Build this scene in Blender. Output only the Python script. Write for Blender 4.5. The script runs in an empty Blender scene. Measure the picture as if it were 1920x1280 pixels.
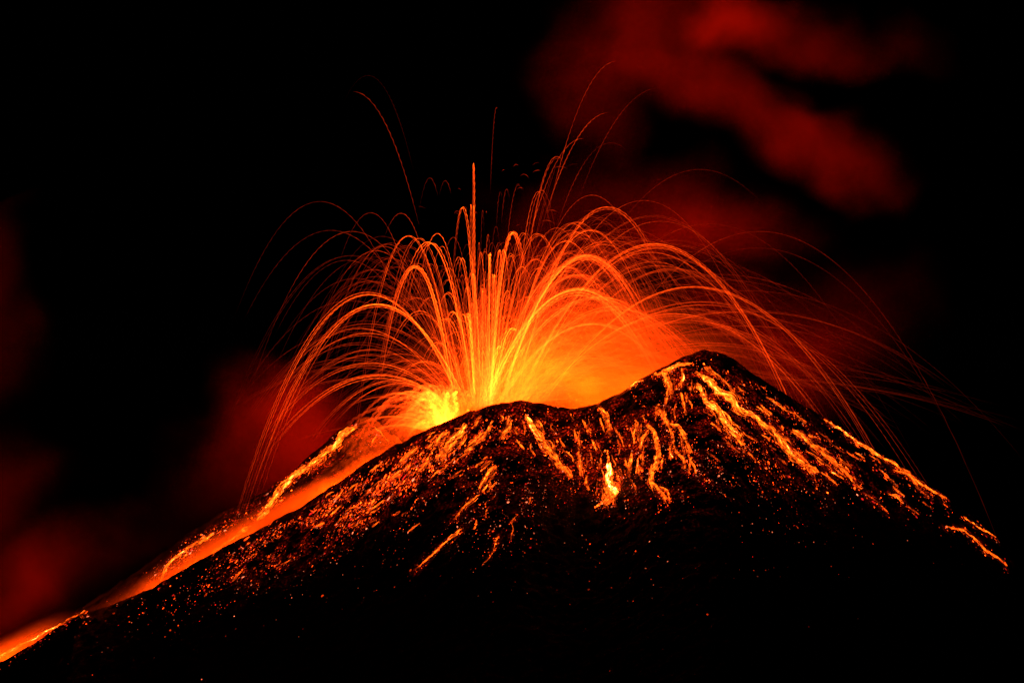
import bpy, math, random
import numpy as np

# ------------------------------------------------------------------ camera, world, exposure
sc = bpy.context.scene
COL = sc.collection
S_PX = 0.28125                       # metres per photo pixel at y = 0
CAM_D, PITCH = 3000.0, math.radians(4.0)
cam_data = bpy.data.cameras.new("camera")
cam_data.sensor_width = 36.0
cam_data.lens = 200.0
cam_data.clip_start = 1.0
cam_data.clip_end = 60000.0
cam = bpy.data.objects.new("camera", cam_data)
COL.objects.link(cam)
CAM = np.array([0.0, -CAM_D, -CAM_D * math.tan(PITCH)])
cam.location = CAM.tolist()
cam.rotation_euler = (math.pi / 2 + PITCH, 0, 0)
sc.camera = cam

world = bpy.data.worlds.new("World")
sc.world = world
world.use_nodes = True
wn = world.node_tree
wbg = wn.nodes["Background"]
sky = wn.nodes.new("ShaderNodeTexSky")
sky.sky_type = 'NISHITA'
sky.sun_disc = False
sky.sun_elevation = math.radians(-4)
sky.sun_rotation = math.radians(200)
wn.links.new(sky.outputs[0], wbg.inputs[0])
wbg.inputs[1].default_value = 0.0004

sc.view_settings.view_transform = 'Standard'
sc.view_settings.look = 'None'
sc.view_settings.exposure = 0.0
sc.view_settings.gamma = 1.0
sc.cycles.max_bounces = 10
sc.cycles.diffuse_bounces = 1
sc.cycles.glossy_bounces = 1
sc.cycles.volume_bounces = 1
sc.cycles.transparent_max_bounces = 400
sc.cycles.sample_clamp_indirect = 2.0
sc.cycles.volume_step_rate = 0.5
sc.cycles.volume_max_steps = 160

rng = np.random.default_rng(7)
random.seed(7)
LAVA = np.array([1.0, 0.092, 0.003])     # colour of glowing lava per unit of strength


def P(px, py, Y):
    """world points on the vertical plane y = Y seen at photo pixels px, py"""
    px = np.asarray(px, float); py = np.asarray(py, float); Y = np.asarray(Y, float)
    u = (px - 960.0) / 960.0 * 0.09
    v = (640.0 - py) / 960.0 * 0.09
    dx, dy, dz = u, math.cos(PITCH) - v * math.sin(PITCH), math.sin(PITCH) + v * math.cos(PITCH)
    t = (Y - CAM[1]) / dy
    return np.stack([CAM[0] + dx * t, CAM[1] + dy * t, CAM[2] + dz * t], -1)


def ray_dir(px, py):
    p = P(px, py, 0.0)
    d = p - CAM
    return d / np.linalg.norm(d, axis=-1, keepdims=True)


# lamps: the light the molten lava itself gives off inside the crater and the gully
def lava_lamp(px, py, Y, power, radius=5.0, col=(1.0, 0.052, 0.0006)):
    l = bpy.data.lights.new("lava_light", 'POINT')
    l.energy = power
    l.color = col
    l.shadow_soft_size = radius
    o = bpy.data.objects.new("lava_light", l)
    o.location = P(px, py, Y).tolist()
    COL.objects.link(o)


K = 1.0e5
for px, py, Y, w in ((818, 768, 62, 4.5), (850, 785, 60, 6), (895, 740, 60, 8), (935, 705, 65, 9), (900, 655, 65, 4),
                     (975, 725, 65, 11), (1035, 740, 65, 12), (1105, 730, 70, 11), (1030, 670, 65, 7),
                     (1185, 712, 75, 6), (760, 815, 60, 1)):
    lava_lamp(px, py, Y, w * K, 12.0)
for px, py, w in ((705, 890, 10), (640, 926, 11), (580, 960, 10), (520, 994, 8), (450, 1030, 6), (370, 1076, 3.6), (290, 1118, 2.0),
                  (200, 1170, .5), (80, 1225, 1.2), (20, 1258, 4), (-60, 1300, 4)):
    lava_lamp(px, py, 50, w * K * .5, 8.0)

# ------------------------------------------------------------------ helpers


def tag(o, label=None, cat=None, group=None, kind=None):
    for k, v in (("label", label), ("category", cat), ("group", group), ("kind", kind)):
        if v:
            o[k] = v
    return o


def mesh_obj(name, V, F, mat, glow=None, origin=None, parent=None, smooth=False, uniform=None):
    V = np.asarray(V, np.float32)
    F = np.asarray(F, np.int32)
    org = np.zeros(3) if origin is None else np.asarray(origin, float)
    me = bpy.data.meshes.new(name)
    n = F.shape[1]
    me.vertices.add(len(V))
    me.vertices.foreach_set("co", (V - org).astype(np.float32).ravel())
    me.loops.add(F.size)
    me.loops.foreach_set("vertex_index", F.ravel())
    me.polygons.add(len(F))
    me.polygons.foreach_set("loop_start", np.arange(0, F.size, n, dtype=np.int32))
    if smooth:
        me.polygons.foreach_set("use_smooth", np.ones(len(F), bool))
    me.update(calc_edges=True)
    if glow is not None:
        a = me.color_attributes.new("glow", 'FLOAT_COLOR', 'POINT')
        c = np.ones((len(V), 4), np.float32)
        c[:, :3] = glow
        a.data.foreach_set("color", c.ravel())
    me.materials.append(mat)
    o = bpy.data.objects.new(name, me)
    o.location = org.tolist()
    COL.objects.link(o)
    if parent:
        o.parent = parent
    return o


def nodes_of(name):
    m = bpy.data.materials.new(name)
    m.use_nodes = True
    nt = m.node_tree
    nt.nodes.clear()
    out = nt.nodes.new("ShaderNodeOutputMaterial")
    return m, nt, out


def N(nt, kind, **kw):
    n = nt.nodes.new(kind)
    for k, v in kw.items():
        if hasattr(n, k):
            setattr(n, k, v)
        else:
            n.inputs[k].default_value = v
    return n


def math_node(nt, op, a, b=None, clamp=False):
    n = nt.nodes.new("ShaderNodeMath")
    n.operation = op
    n.use_clamp = clamp
    for i, x in enumerate((a, b)):
        if x is None:
            continue
        if isinstance(x, (int, float)):
            n.inputs[i].default_value = x
        else:
            nt.links.new(x, n.inputs[i])
    return n.outputs[0]


def m_glow_thin():
    """molten spray: gives off light, and lets what is behind shine through"""
    m, nt, out = nodes_of("molten_spray")
    a = N(nt, "ShaderNodeAttribute", attribute_name="glow")
    e = N(nt, "ShaderNodeEmission")
    t = N(nt, "ShaderNodeBsdfTransparent")
    add = N(nt, "ShaderNodeAddShader")
    nt.links.new(a.outputs["Color"], e.inputs[0])
    nt.links.new(e.outputs[0], add.inputs[0])
    nt.links.new(t.outputs[0], add.inputs[1])
    nt.links.new(add.outputs[0], out.inputs[0])
    m.cycles.emission_sampling = 'NONE'
    return m


def m_lava():
    """molten lava with a thin broken dark crust"""
    m, nt, out = nodes_of("molten_lava")
    a = N(nt, "ShaderNodeAttribute", attribute_name="glow")
    tc = N(nt, "ShaderNodeNewGeometry")
    n = N(nt, "ShaderNodeTexNoise", Scale=0.3, Detail=3.0)
    nt.links.new(tc.outputs["Position"], n.inputs["Vector"])
    r = N(nt, "ShaderNodeMapRange")
    r.inputs["From Min"].default_value = .38
    r.inputs["From Max"].default_value = .62
    r.inputs["To Min"].default_value = .25
    r.inputs["To Max"].default_value = 1.6
    nt.links.new(n.outputs[0], r.inputs[0])
    p = N(nt, "ShaderNodeBsdfPrincipled", Roughness=.8)
    p.inputs["Base Color"].default_value = (.03, .02, .018, 1)
    nt.links.new(a.outputs["Color"], p.inputs["Emission Color"])
    nt.links.new(r.outputs[0], p.inputs["Emission Strength"])
    nt.links.new(p.outputs[0], out.inputs[0])
    m.cycles.emission_sampling = 'NONE'
    return m


def m_rock():
    """black basalt scree; where it is hot or has lava spill painted in, the cracks between the clinkers glow"""
    m, nt, out = nodes_of("basalt")
    g = N(nt, "ShaderNodeNewGeometry")
    a = N(nt, "ShaderNodeAttribute", attribute_name="glow")
    n1 = N(nt, "ShaderNodeTexNoise", Scale=.75, Detail=6.0, Roughness=.65)
    n2 = N(nt, "ShaderNodeTexNoise", Scale=.09, Detail=6.0, Roughness=.65)
    for n in (n1, n2):
        nt.links.new(g.outputs["Position"], n.inputs["Vector"])
    f1 = math_node(nt, 'MULTIPLY', math_node(nt, 'SUBTRACT', n1.outputs[0], .50), 7.0, True)
    f2 = math_node(nt, 'MULTIPLY', math_node(nt, 'SUBTRACT', n2.outputs[0], .47), 7.0, True)
    s = math_node(nt, 'MULTIPLY', math_node(nt, 'MULTIPLY', f1, f1), f2)
    s = math_node(nt, 'ADD', math_node(nt, 'MULTIPLY', s, 2.2), math_node(nt, 'MULTIPLY', f2, .03))
    cr = N(nt, "ShaderNodeMix", data_type='RGBA')
    cr.inputs[6].default_value = (.008, .0075, .0075, 1)
    cr.inputs[7].default_value = (.028, .025, .023, 1)
    nt.links.new(n1.outputs[0], cr.inputs[0])
    b = N(nt, "ShaderNodeBump", Strength=.8, Distance=1.0)
    nt.links.new(n1.outputs[0], b.inputs["Height"])
    p = N(nt, "ShaderNodeBsdfPrincipled", Roughness=.85)
    nt.links.new(cr.outputs[2], p.inputs["Base Color"])
    nt.links.new(b.outputs[0], p.inputs["Normal"])
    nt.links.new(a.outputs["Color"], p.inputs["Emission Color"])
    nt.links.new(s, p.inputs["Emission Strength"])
    nt.links.new(p.outputs[0], out.inputs[0])
    m.cycles.emission_sampling = 'NONE'
    return m


SPRAY, MOLTEN, ROCK = m_glow_thin(), m_lava(), m_rock()


def vnoise(x, y, seed=0):
    xi = np.floor(x).astype(np.int64); yi = np.floor(y).astype(np.int64)
    fx = x - xi; fy = y - yi
    fx = fx * fx * (3 - 2 * fx); fy = fy * fy * (3 - 2 * fy)

    def h(a, b):
        n = (a * 374761393 + b * 668265263 + seed * 974711) & 0x7fffffff
        n = ((n ^ (n >> 13)) * 1274126177) & 0x7fffffff
        return ((n ^ (n >> 16)) & 0xffff) / 65535.0
    return (h(xi, yi) * (1 - fx) + h(xi + 1, yi) * fx) * (1 - fy) + (h(xi, yi + 1) * (1 - fx) + h(xi + 1, yi + 1) * fx) * fy


def fbm(x, y, seed=0, octs=4):
    s, a, t = 0, 1.0, 0
    for k in range(octs):
        s = s + a * (vnoise(x, y, seed + k * 17) - .5)
        t += a
        x, y, a = x * 2.03 + 5.1, y * 2.03 + 1.7, a * .55
    return s / t * 2


# ------------------------------------------------------------------ the mountain
RIDGE = [(-3000, 2300), (-900, 1640), (0, 1240), (60, 1206), (110, 1176), (150, 1151), (200, 1135), (240, 1122), (290, 1100), (340, 1070), (380, 1046),
         (430, 1020), (500, 985), (560, 951), (620, 914), (680, 872), (745, 832), (800, 806), (850, 783), (900, 765), (950, 753),
         (975, 750), (1000, 754), (1040, 763), (1080, 766), (1120, 754), (1160, 736), (1200, 712), (1240, 690), (1280, 668),
         (1318, 656), (1345, 660), (1380, 675), (1420, 705), (1470, 738), (1540, 779), (1600, 816), (1660, 855), (1720, 892),
         (1780, 936), (1840, 980), (1920, 1062), (2500, 1480), (4500, 2300)]
BACK = [(-3000, 2290), (-900, 1625), (0, 1216), (60, 1182), (130, 1150), (200, 1106), (280, 1060), (350, 1006), (420, 962), (500, 918), (560, 872),
        (620, 820), (655, 792), (680, 781), (690, 783), (700, 886), (770, 890), (820, 895), (1000, 850), (1200, 800), (1320, 720),
        (1420, 760), (1600, 870), (1920, 1110), (2500, 1500), (4500, 2320)]
rp = np.array(RIDGE, float); bp = np.array(BACK, float)


def yr_of(px):
    return -50 * np.exp(-((px - 1080) / 380.0) ** 2)


pxs = np.arange(-3000, 4500, 4.0)
rz = P(pxs, np.interp(pxs, rp[:, 0], rp[:, 1]), yr_of(pxs))
bz = P(pxs, np.interp(pxs, bp[:, 0], bp[:, 1]), 120.0)


pk = P(688, 783, 120.0)
PEAK = (float(pk[0]), float(pk[2]))


def H(x, y):
    px = 960 + x / S_PX
    yr = yr_of(px)
    zr = np.interp(x, rz[:, 0], rz[:, 2])
    zb = np.interp(x, bz[:, 0], bz[:, 2])
    near = np.clip(np.hypot(x - 10, y - 40) / 500, 0, 1)
    d = yr - y
    c = 2.5
    df = np.sqrt(d * d + c * c) - c
    front = zr - np.where(d > 0, .60 - .12 * near, .72) * df
    d2 = np.abs(y - 120.0)
    d2 = np.sqrt(d2 * d2 + 4) - 2
    back = zb - np.where(y < 120, .62, .5) * d2
    xp, zp = PEAK
    cone = zp - .64 * (np.sqrt((y - 120.0) ** 2 + (np.abs(x - xp) * 1.35) ** 2 + 9) - 3)
    cone = cone + 1.6 * fbm(x / 9, y / 9, 71, 3)
    z = np.maximum(front, np.maximum(back, cone))
    # gullies that run down the slope, and blocks
    sx = x - 20
    ang = np.arctan2(sx, 160 - y)
    amp = np.clip(np.abs(d) / 40, .0, 1)
    z = z + amp * 3.2 * fbm(ang * 16, np.hypot(sx, y - 160) / 120, 3, 3)
    z = z + (.5 + .5 * amp) * 1.8 * fbm(x / 11, y / 11, 11, 4)
    z = z + 1.1 * fbm(x / 2.9, y / 2.9, 23, 2) * (.6 + .4 * amp)
    return np.maximum(z, -420.0)


xs = np.concatenate([np.linspace(-1500, -300, 60)[:-1], np.arange(-300, 300, 1.2), np.linspace(300, 1500, 60)])
ys = np.concatenate([np.linspace(-1100, -420, 50)[:-1], np.arange(-420, 165, 1.3), np.linspace(166, 900, 60)])
GX, GY = np.meshgrid(xs, ys, indexing='ij')
GZ = H(GX, GY)


def Hg(x, y):
    i = np.clip(np.searchsorted(xs, x) - 1, 0, len(xs) - 2)
    j = np.clip(np.searchsorted(ys, y) - 1, 0, len(ys) - 2)
    fx = np.clip((x - xs[i]) / (xs[i + 1] - xs[i]), 0, 1)
    fy = np.clip((y - ys[j]) / (ys[j + 1] - ys[j]), 0, 1)
    return (GZ[i, j] * (1 - fx) + GZ[i + 1, j] * fx) * (1 - fy) + (GZ[i, j + 1] * (1 - fx) + GZ[i + 1, j + 1] * fx) * fy


def drape(px, py):
    """where the sight line through each photo pixel meets the ground (nan when it misses)"""
    px = np.asarray(px, float); py = np.asarray(py, float)
    d = ray_dir(px, py)
    d = d / d[..., 1:2]
    out = np.full(px.shape + (3,), np.nan)
    done = np.zeros(px.shape, bool)
    prev = np.full(px.shape, -700.0)
    if px.size > 3000:
        return np.concatenate([drape(px[k:k + 3000], py[k:k + 3000]) for k in range(0, px.size, 3000)])
    y_lo = -700 if py.max() > 1000 or px.size > 400 else -420
    for Y in np.arange(y_lo, 240, 2.5):
        t = Y - CAM[1]
        x = CAM[0] + d[..., 0] * t; z = CAM[2] + d[..., 2] * t
        hit = (~done) & (Hg(x, np.full_like(x, Y)) > z)
        if hit.any():
            lo = np.full(px.shape, Y - 2.5); hi = np.full(px.shape, Y)
            for _ in range(7):
                mid = (lo + hi) / 2
                xm = d[..., 0] * (mid - CAM[1]); zm = CAM[2] + d[..., 2] * (mid - CAM[1])
                ins = Hg(xm, mid) > zm
                hi = np.where(ins, mid, hi); lo = np.where(ins, lo, mid)
            pt = np.stack([d[..., 0] * (hi - CAM[1]), hi, CAM[2] + d[..., 2] * (hi - CAM[1])], -1)
            out[hit] = pt[hit]
            done |= hit
        if done.all():
            break
    return out


def to_px(p):
    d = p - CAM
    f = np.array([0, math.cos(PITCH), math.sin(PITCH)]); u = np.array([0, -math.sin(PITCH), math.cos(PITCH)])
    w = d @ f
    return 960 + d[..., 0] / w / .09 * 960, 640 - (d @ u) / w / .09 * 960


# ground emission: hot scree where fresh spatter lands, plus painted spill around embers
VP = np.stack([GX, GY, GZ], -1)
qx, qy = to_px(VP)
rpy = np.interp(qx, rp[:, 0], rp[:, 1])
below = qy - rpy
front_side = GY < yr_of(qx) + 3


def blob(cx, cy, sx, sy, a, rot=0.0):
    c, s = math.cos(rot), math.sin(rot)
    dx, dy = qx - cx, qy - cy
    u, v = (dx * c + dy * s) / sx, (-dx * s + dy * c) / sy
    return a * np.exp(-(u * u + v * v))


heat_halo = (blob(820, 850, 120, 45, 1.3, -.5) + blob(660, 950, 170, 40, 1.0, -.55) + blob(960, 800, 110, 45, .9) + blob(1100, 830, 110, 70, .8)
        + blob(1230, 800, 110, 110, 1.0) + blob(1400, 790, 130, 60, .9, .65) + blob(1560, 860, 120, 22, .4, .6)
        + blob(1140, 895, 34, 40, 1.8) + blob(1010, 860, 60, 50, .4) + blob(900, 920, 60, 60, .3) + blob(1280, 700, 50, 26, 1.6))
heat_halo = heat_halo * front_side
backheat = (blob(600, 880, 110, 26, 2.2, -.65) + blob(430, 990, 130, 22, 1.1, -.65) + blob(700, 810, 40, 30, .8)) * (GY > yr_of(qx) + 12)
heat_halo = heat_halo + backheat
# lava streams: path in photo pixels (draped on the slope below), widths, strength, strands, label
ST = [
    ([(1303, 698), (1330, 716), (1362, 740), (1400, 772), (1450, 812), (1500, 860), (1530, 885)], [4, 12, 15, 17, 17, 19, 8], 4.5, 85, "longest and widest yellow lava stream running down from the right summit"),
    ([(1303, 720), (1320, 745), (1350, 782), (1372, 805), (1392, 835)], [6, 14, 20, 20, 12], 4.5, 50, "short wide lava stream just left of the longest one"),
    ([(1318, 690), (1345, 705), (1380, 738), (1400, 752)], [4, 8, 8, 5], 2.2, 10, "thin lava stream along the upper right edge of the longest one"),
    ([(1487, 804), (1512, 824), (1556, 857), (1600, 896)], [5, 9, 11, 6], 3.2, 26, "lava stream right of the longest one, ending on the dark flank"),
    ([(1545, 786), (1580, 806), (1605, 828), (1640, 850), (1664, 864), (1700, 886), (1740, 914), (1776, 934)], [2, 6, 7, 6, 5, 7, 6, 3], 3.6, 26, "thin lava stream following the right skyline of the volcano"),
    ([(1675, 882), (1700, 890), (1720, 914), (1743, 933)], [2, 5, 4, 3], 2.6, 8, "short hooked lava stream just under the skyline stream at far right"),
    ([(1437, 743), (1470, 766), (1512, 793)], [3, 5, 3], 2.2, 8, "thin lava thread on the dark upper right flank"),
    ([(1510, 842), (1540, 862), (1560, 880)], [2, 4, 2], 2.0, 5, "thin lava thread below the stream right of the longest one"),
    ([(1806, 968), (1830, 986), (1868, 1006)], [2, 5, 3], 2.4, 7, "upper one of the two last lava threads at the far right foot"),
    ([(1773, 987), (1810, 994), (1850, 1032), (1888, 1060)], [1, 5, 4, 2], 2.6, 16, "lower one of the two last lava threads at the far right foot"),
    ([(1664, 924), (1680, 930), (1693, 944)], [2, 5, 3], 2.5, 6, "small curved lava patch alone on the lower right flank"),
    ([(1620, 924), (1643, 940), (1664, 960)], [2, 4, 2], 1.6, 5, "dim curved lava thread left of the small curved patch"),
    ([(1538, 885), (1555, 896), (1570, 908)], [2, 5, 2], 2.0, 5, "short lava dash continuing below the longest stream"),
    ([(984, 778), (1000, 800), (1025, 834), (1048, 862), (1072, 895)], [5, 12, 17, 15, 8], 3.6, 46, "wide ragged lava stream below the left summit, slanting to the right"),
    ([(957, 778), (952, 795), (940, 822)], [8, 12, 6], 3.2, 16, "short lava tongue just left of the left summit stream"),
    ([(980, 785), (984, 800), (982, 815)], [3, 5, 3], 2.4, 7, "tiny lava tongue directly under the left summit"),
    ([(878, 800), (858, 816), (838, 840), (822, 856)], [8, 18, 20, 14], 3.4, 40, "broad orange lava patch on the left shoulder of the front cone"),
    ([(924, 788), (916, 808), (895, 828), (872, 846)], [3, 7, 6, 3], 3.0, 16, "narrow lava stream between the broad left patch and the short tongue"),
    ([(900, 780), (890, 792), (888, 800)], [5, 8, 4], 2.6, 7, "small lava spot near the rim above the broad left patch"),
    ([(842, 806), (825, 818), (812, 838)], [6, 10, 5], 2.6, 16, "ragged lava patch left of the broad one, close to the rim"),
    ([(-20, 1240), (30, 1216), (72, 1194), (118, 1168), (160, 1145)], [6, 6, 4, 2, 1.5], 3.2, 26, "bright lava line where the left ridge leaves the picture at lower left"),
    ([(470, 985), (450, 1000), (420, 1022), (395, 1040)], [6, 6, 5, 3], 3.4, 20, "dim broken lava band low on the left ridge"),
    ([(655, 800), (640, 812), (632, 822)], [4, 5, 3], 3, 8, "small lava fringe beside the left ridge peak"),
    ([(700, 800), (716, 815), (730, 828)], [2, 3, 2], 2.6, 6, "thin lava edge down the right side of the left ridge peak"),
    ([(788, 838), (768, 850), (750, 866)], [4, 8, 4], 2.8, 22, "lava streak where the front rim meets the left ridge"),
    ([(1213, 795), (1228, 812), (1236, 845), (1234, 868), (1224, 884), (1222, 905), (1240, 918), (1250, 935)], [6, 8, 9, 8, 8, 10, 10, 6], 3.5, 50, "long winding lava stream in the middle, forked at its foot"),
    ([(1214, 805), (1204, 822), (1201, 840)], [6, 8, 4], 3.0, 14, "left arm of the hairpin at the head of the winding stream"),
    ([(1236, 912), (1250, 922), (1258, 940)], [3, 5, 3], 2.2, 8, "right toe of the winding middle stream"),
    ([(1208, 835), (1206, 855), (1204, 872)], [2, 3, 2], 2.0, 5, "fine lava thread inside the hairpin of the winding stream"),
    ([(1254, 793), (1270, 800), (1284, 822), (1296, 848)], [4, 7, 6, 5], 3.0, 18, "right arm of the forked stream under the right summit"),
    ([(1256, 800), (1262, 822), (1266, 842), (1280, 860), (1285, 878)], [3, 5, 6, 4, 2], 2.4, 14, "left arm of the forked stream under the right summit"),
    ([(1186, 848), (1182, 866), (1179, 886)], [5, 7, 3], 2.8, 12, "short upright lava dash left of the winding stream"),
    ([(1122, 764), (1134, 780), (1142, 796), (1145, 818)], [8, 12, 7, 3], 2.8, 22, "lava patch below the crater notch"),
    ([(1150, 798), (1162, 820), (1168, 838)], [3, 4, 2], 1.8, 8, "thin lava trickle right of the patch below the notch"),
    ([(1092, 786), (1100, 802), (1108, 812)], [4, 6, 3], 2.2, 9, "small lava trickle left of the patch below the notch"),
    ([(1084, 850), (1088, 872), (1092, 892)], [5, 8, 4], 2.4, 12, "ragged lava trickle left of the white-hot fissure"),
    ([(1100, 890), (1098, 905), (1106, 918)], [4, 6, 3], 2.2, 8, "small lava trickle at the lower left of the white-hot fissure"),
    ([(1226, 762), (1238, 775), (1248, 790)], [5, 8, 4], 2.2, 12, "lava smear above the forked stream"),
    ([(1243, 695), (1254, 712), (1262, 738)], [12, 14, 4], 3.0, 24, "fringed lava patch hanging under the right summit rim"),
    ([(1280, 690), (1281, 708), (1276, 722)], [3, 7, 3], 3.0, 10, "short bright lava tongue straight below the right summit"),
    ([(1278, 735), (1283, 755), (1287, 778)], [3, 5, 2], 2.4, 8, "thin upright lava tongue farther below the right summit"),
    ([(1298, 680), (1275, 682), (1250, 694), (1228, 702)], [4, 10, 7, 4], 4.5, 26, "bright lava rim along the crest of the right summit"),
    ([(1206, 712), (1192, 716), (1176, 726)], [3, 6, 3], 4.0, 10, "bright lava spot on the rim left of the right summit"),
    ([(930, 872), (918, 884), (908, 900), (898, 915)], [4, 7, 8, 5], 2.2, 14, "red lava trickle head on the dark front slope"),
    ([(898, 925), (882, 940), (864, 955), (850, 972)], [6, 8, 4, 2], 2.4, 12, "beaded lava trickle in the middle of the front slope"),
    ([(866, 990), (852, 1004), (835, 1017), (812, 1036), (795, 1052), (778, 1069)], [3, 5, 4, 3, 3, 3], 3.2, 9, "long thin lava thread, lowest bright one on the front slope"),
    ([(936, 1002), (930, 1018), (926, 1032), (918, 1044), (906, 1055)], [1.5, 2, 1.5, 1.5, 1], 1.6, 2, "hair-thin lava thread right of the long lowest one"),
    ([(970, 966), (960, 978), (963, 992), (958, 1012)], [1.5, 2, 2, 1.5], 1.7, 2, "hair-thin crooked lava thread, rightmost of the low threads"),
    ([(668, 798), (645, 815), (618, 840), (600, 860), (575, 880), (548, 893)], [5, 13, 14, 13, 12, 6], 5.0, 70, "bright yellow lava band along the crest of the left ridge"),
    ([(562, 885), (545, 895), (528, 915), (512, 938), (490, 958), (478, 972)], [8, 14, 14, 14, 12, 6], 4.0, 55, "lumpy lava band lower on the left ridge, continuing the crest band"),
    ([(708, 815), (700, 822), (696, 830)], [5, 8, 5], 2.6, 8, "small lava speck on the right side of the left ridge peak"),
    ([(404, 994), (388, 1004), (366, 1018), (350, 1030)], [3, 7, 8, 5], 4.5, 22, "short bright lava band far down the left ridge"),
    ([(350, 1030), (328, 1046), (314, 1062), (305, 1080), (305, 1092)], [4, 4, 3.5, 5, 8], 3.8, 14, "curved lava trickle bending straight down at the foot of the left ridge"),
    ([(462, 1062), (448, 1074), (436, 1090)], [3, 5, 2], 1.8, 6, "short red lava dash on the dark lower left slope"),
    ([(478, 1038), (468, 1046)], [2, 2], 1.6, 2, "tiny red lava dash above the lower left one"),
    ([(547, 1048), (530, 1058), (520, 1066)], [1.5, 2, 1.5], 1.0, 2, "dim red lava dash in the middle of the lower left slope"),
    ([(722, 935), (712, 945), (695, 957)], [3, 4, 2], 2.4, 5, "small slanting lava dash amid the embers of the left slope"),
]

stream_halo = np.zeros_like(qx)  # painted halo: light the streams and fissure would throw on the rock
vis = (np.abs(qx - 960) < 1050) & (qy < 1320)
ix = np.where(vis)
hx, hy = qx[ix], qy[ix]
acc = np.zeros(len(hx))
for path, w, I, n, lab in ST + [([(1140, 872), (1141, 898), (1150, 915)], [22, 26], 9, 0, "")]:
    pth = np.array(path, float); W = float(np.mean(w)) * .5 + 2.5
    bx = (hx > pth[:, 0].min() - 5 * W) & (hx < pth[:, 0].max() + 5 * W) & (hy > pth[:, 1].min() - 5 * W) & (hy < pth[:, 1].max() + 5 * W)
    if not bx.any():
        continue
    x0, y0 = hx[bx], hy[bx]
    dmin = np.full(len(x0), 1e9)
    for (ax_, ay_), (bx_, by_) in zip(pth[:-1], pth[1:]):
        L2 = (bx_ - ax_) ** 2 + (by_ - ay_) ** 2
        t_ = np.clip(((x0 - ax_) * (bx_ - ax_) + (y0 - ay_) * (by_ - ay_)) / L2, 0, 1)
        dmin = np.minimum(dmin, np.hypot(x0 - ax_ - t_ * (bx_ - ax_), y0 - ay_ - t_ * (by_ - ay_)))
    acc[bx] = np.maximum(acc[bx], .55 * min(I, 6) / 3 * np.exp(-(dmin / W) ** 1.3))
stream_halo[ix] = acc
heat_halo = heat_halo * .5 + stream_halo * 1.05  # hot crust and painted stream halo, summed as one emission
nx, ny = len(xs), len(ys)
ii = np.arange(nx * ny).reshape(nx, ny)
F = np.stack([ii[:-1, :-1], ii[1:, :-1], ii[1:, 1:], ii[:-1, 1:]], -1).reshape(-1, 4)
glow = (heat_halo[..., None] * np.array([1.0, .022, .0015])).reshape(-1, 3)
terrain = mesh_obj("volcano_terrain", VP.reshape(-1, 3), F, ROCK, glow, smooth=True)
tag(terrain, "black volcano cone with two summits and lava on its flanks", "volcano", kind="structure")

# ground out to the horizon
gv = [(-40000, -9000, -418), (40000, -9000, -418), (40000, 40000, -418), (-40000, 40000, -418)]
gnd = mesh_obj("ground", gv, [(0, 1, 2, 3)], ROCK, np.zeros((4, 3)))
tag(gnd, "black unlit land around the foot of the volcano", "ground", kind="structure")

# ------------------------------------------------------------------ tubes


def tube(pts, rad, col, sides=3):
    pts = np.asarray(pts, float)
    n = len(pts)
    T = np.gradient(pts, axis=0)
    T /= np.linalg.norm(T, axis=1, keepdims=True) + 1e-9
    up = np.array([0.0, 1.0, 0.0])
    A = np.cross(T, up)
    A /= np.linalg.norm(A, axis=1, keepdims=True) + 1e-9
    B = np.cross(T, A)
    rad = np.broadcast_to(np.asarray(rad, float), (n,))
    V = np.concatenate([(pts + rad[:, None] * (math.cos(a) * A + math.sin(a) * B))[:, None, :]
                        for a in (2 * math.pi * (k + .25) / sides for k in range(sides))], 1)
    C = np.repeat(col[:, None, :], sides, 1)
    i = np.arange(n - 1)[:, None] * sides
    k = np.arange(sides)[None, :]
    k2 = (k + 1) % sides
    Fq = np.stack([i + k, i + k2, i + sides + k2, i + sides + k], -1).reshape(-1, 4)
    return V.reshape(-1, 3), Fq, C.reshape(-1, 3)


def join(parts):
    Vs, Fs, Cs, o = [], [], [], 0
    for V, Fq, C in parts:
        Vs.append(V); Fs.append(Fq + o); Cs.append(C)
        o += len(V)
    return np.concatenate(Vs), np.concatenate(Fs), np.concatenate(Cs)


def lava_col(I):
    I = np.asarray(I, float)
    c = I[..., None] * LAVA
    c[..., 1] *= np.clip(.45 + .4 * I, .45, 1.0)
    hot = np.clip(I - 7, 0, None)[..., None]
    return c + hot * np.array([0, .02, .017])


# ------------------------------------------------------------------ the fountain
VY = 40.0     # depth of the vents


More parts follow.
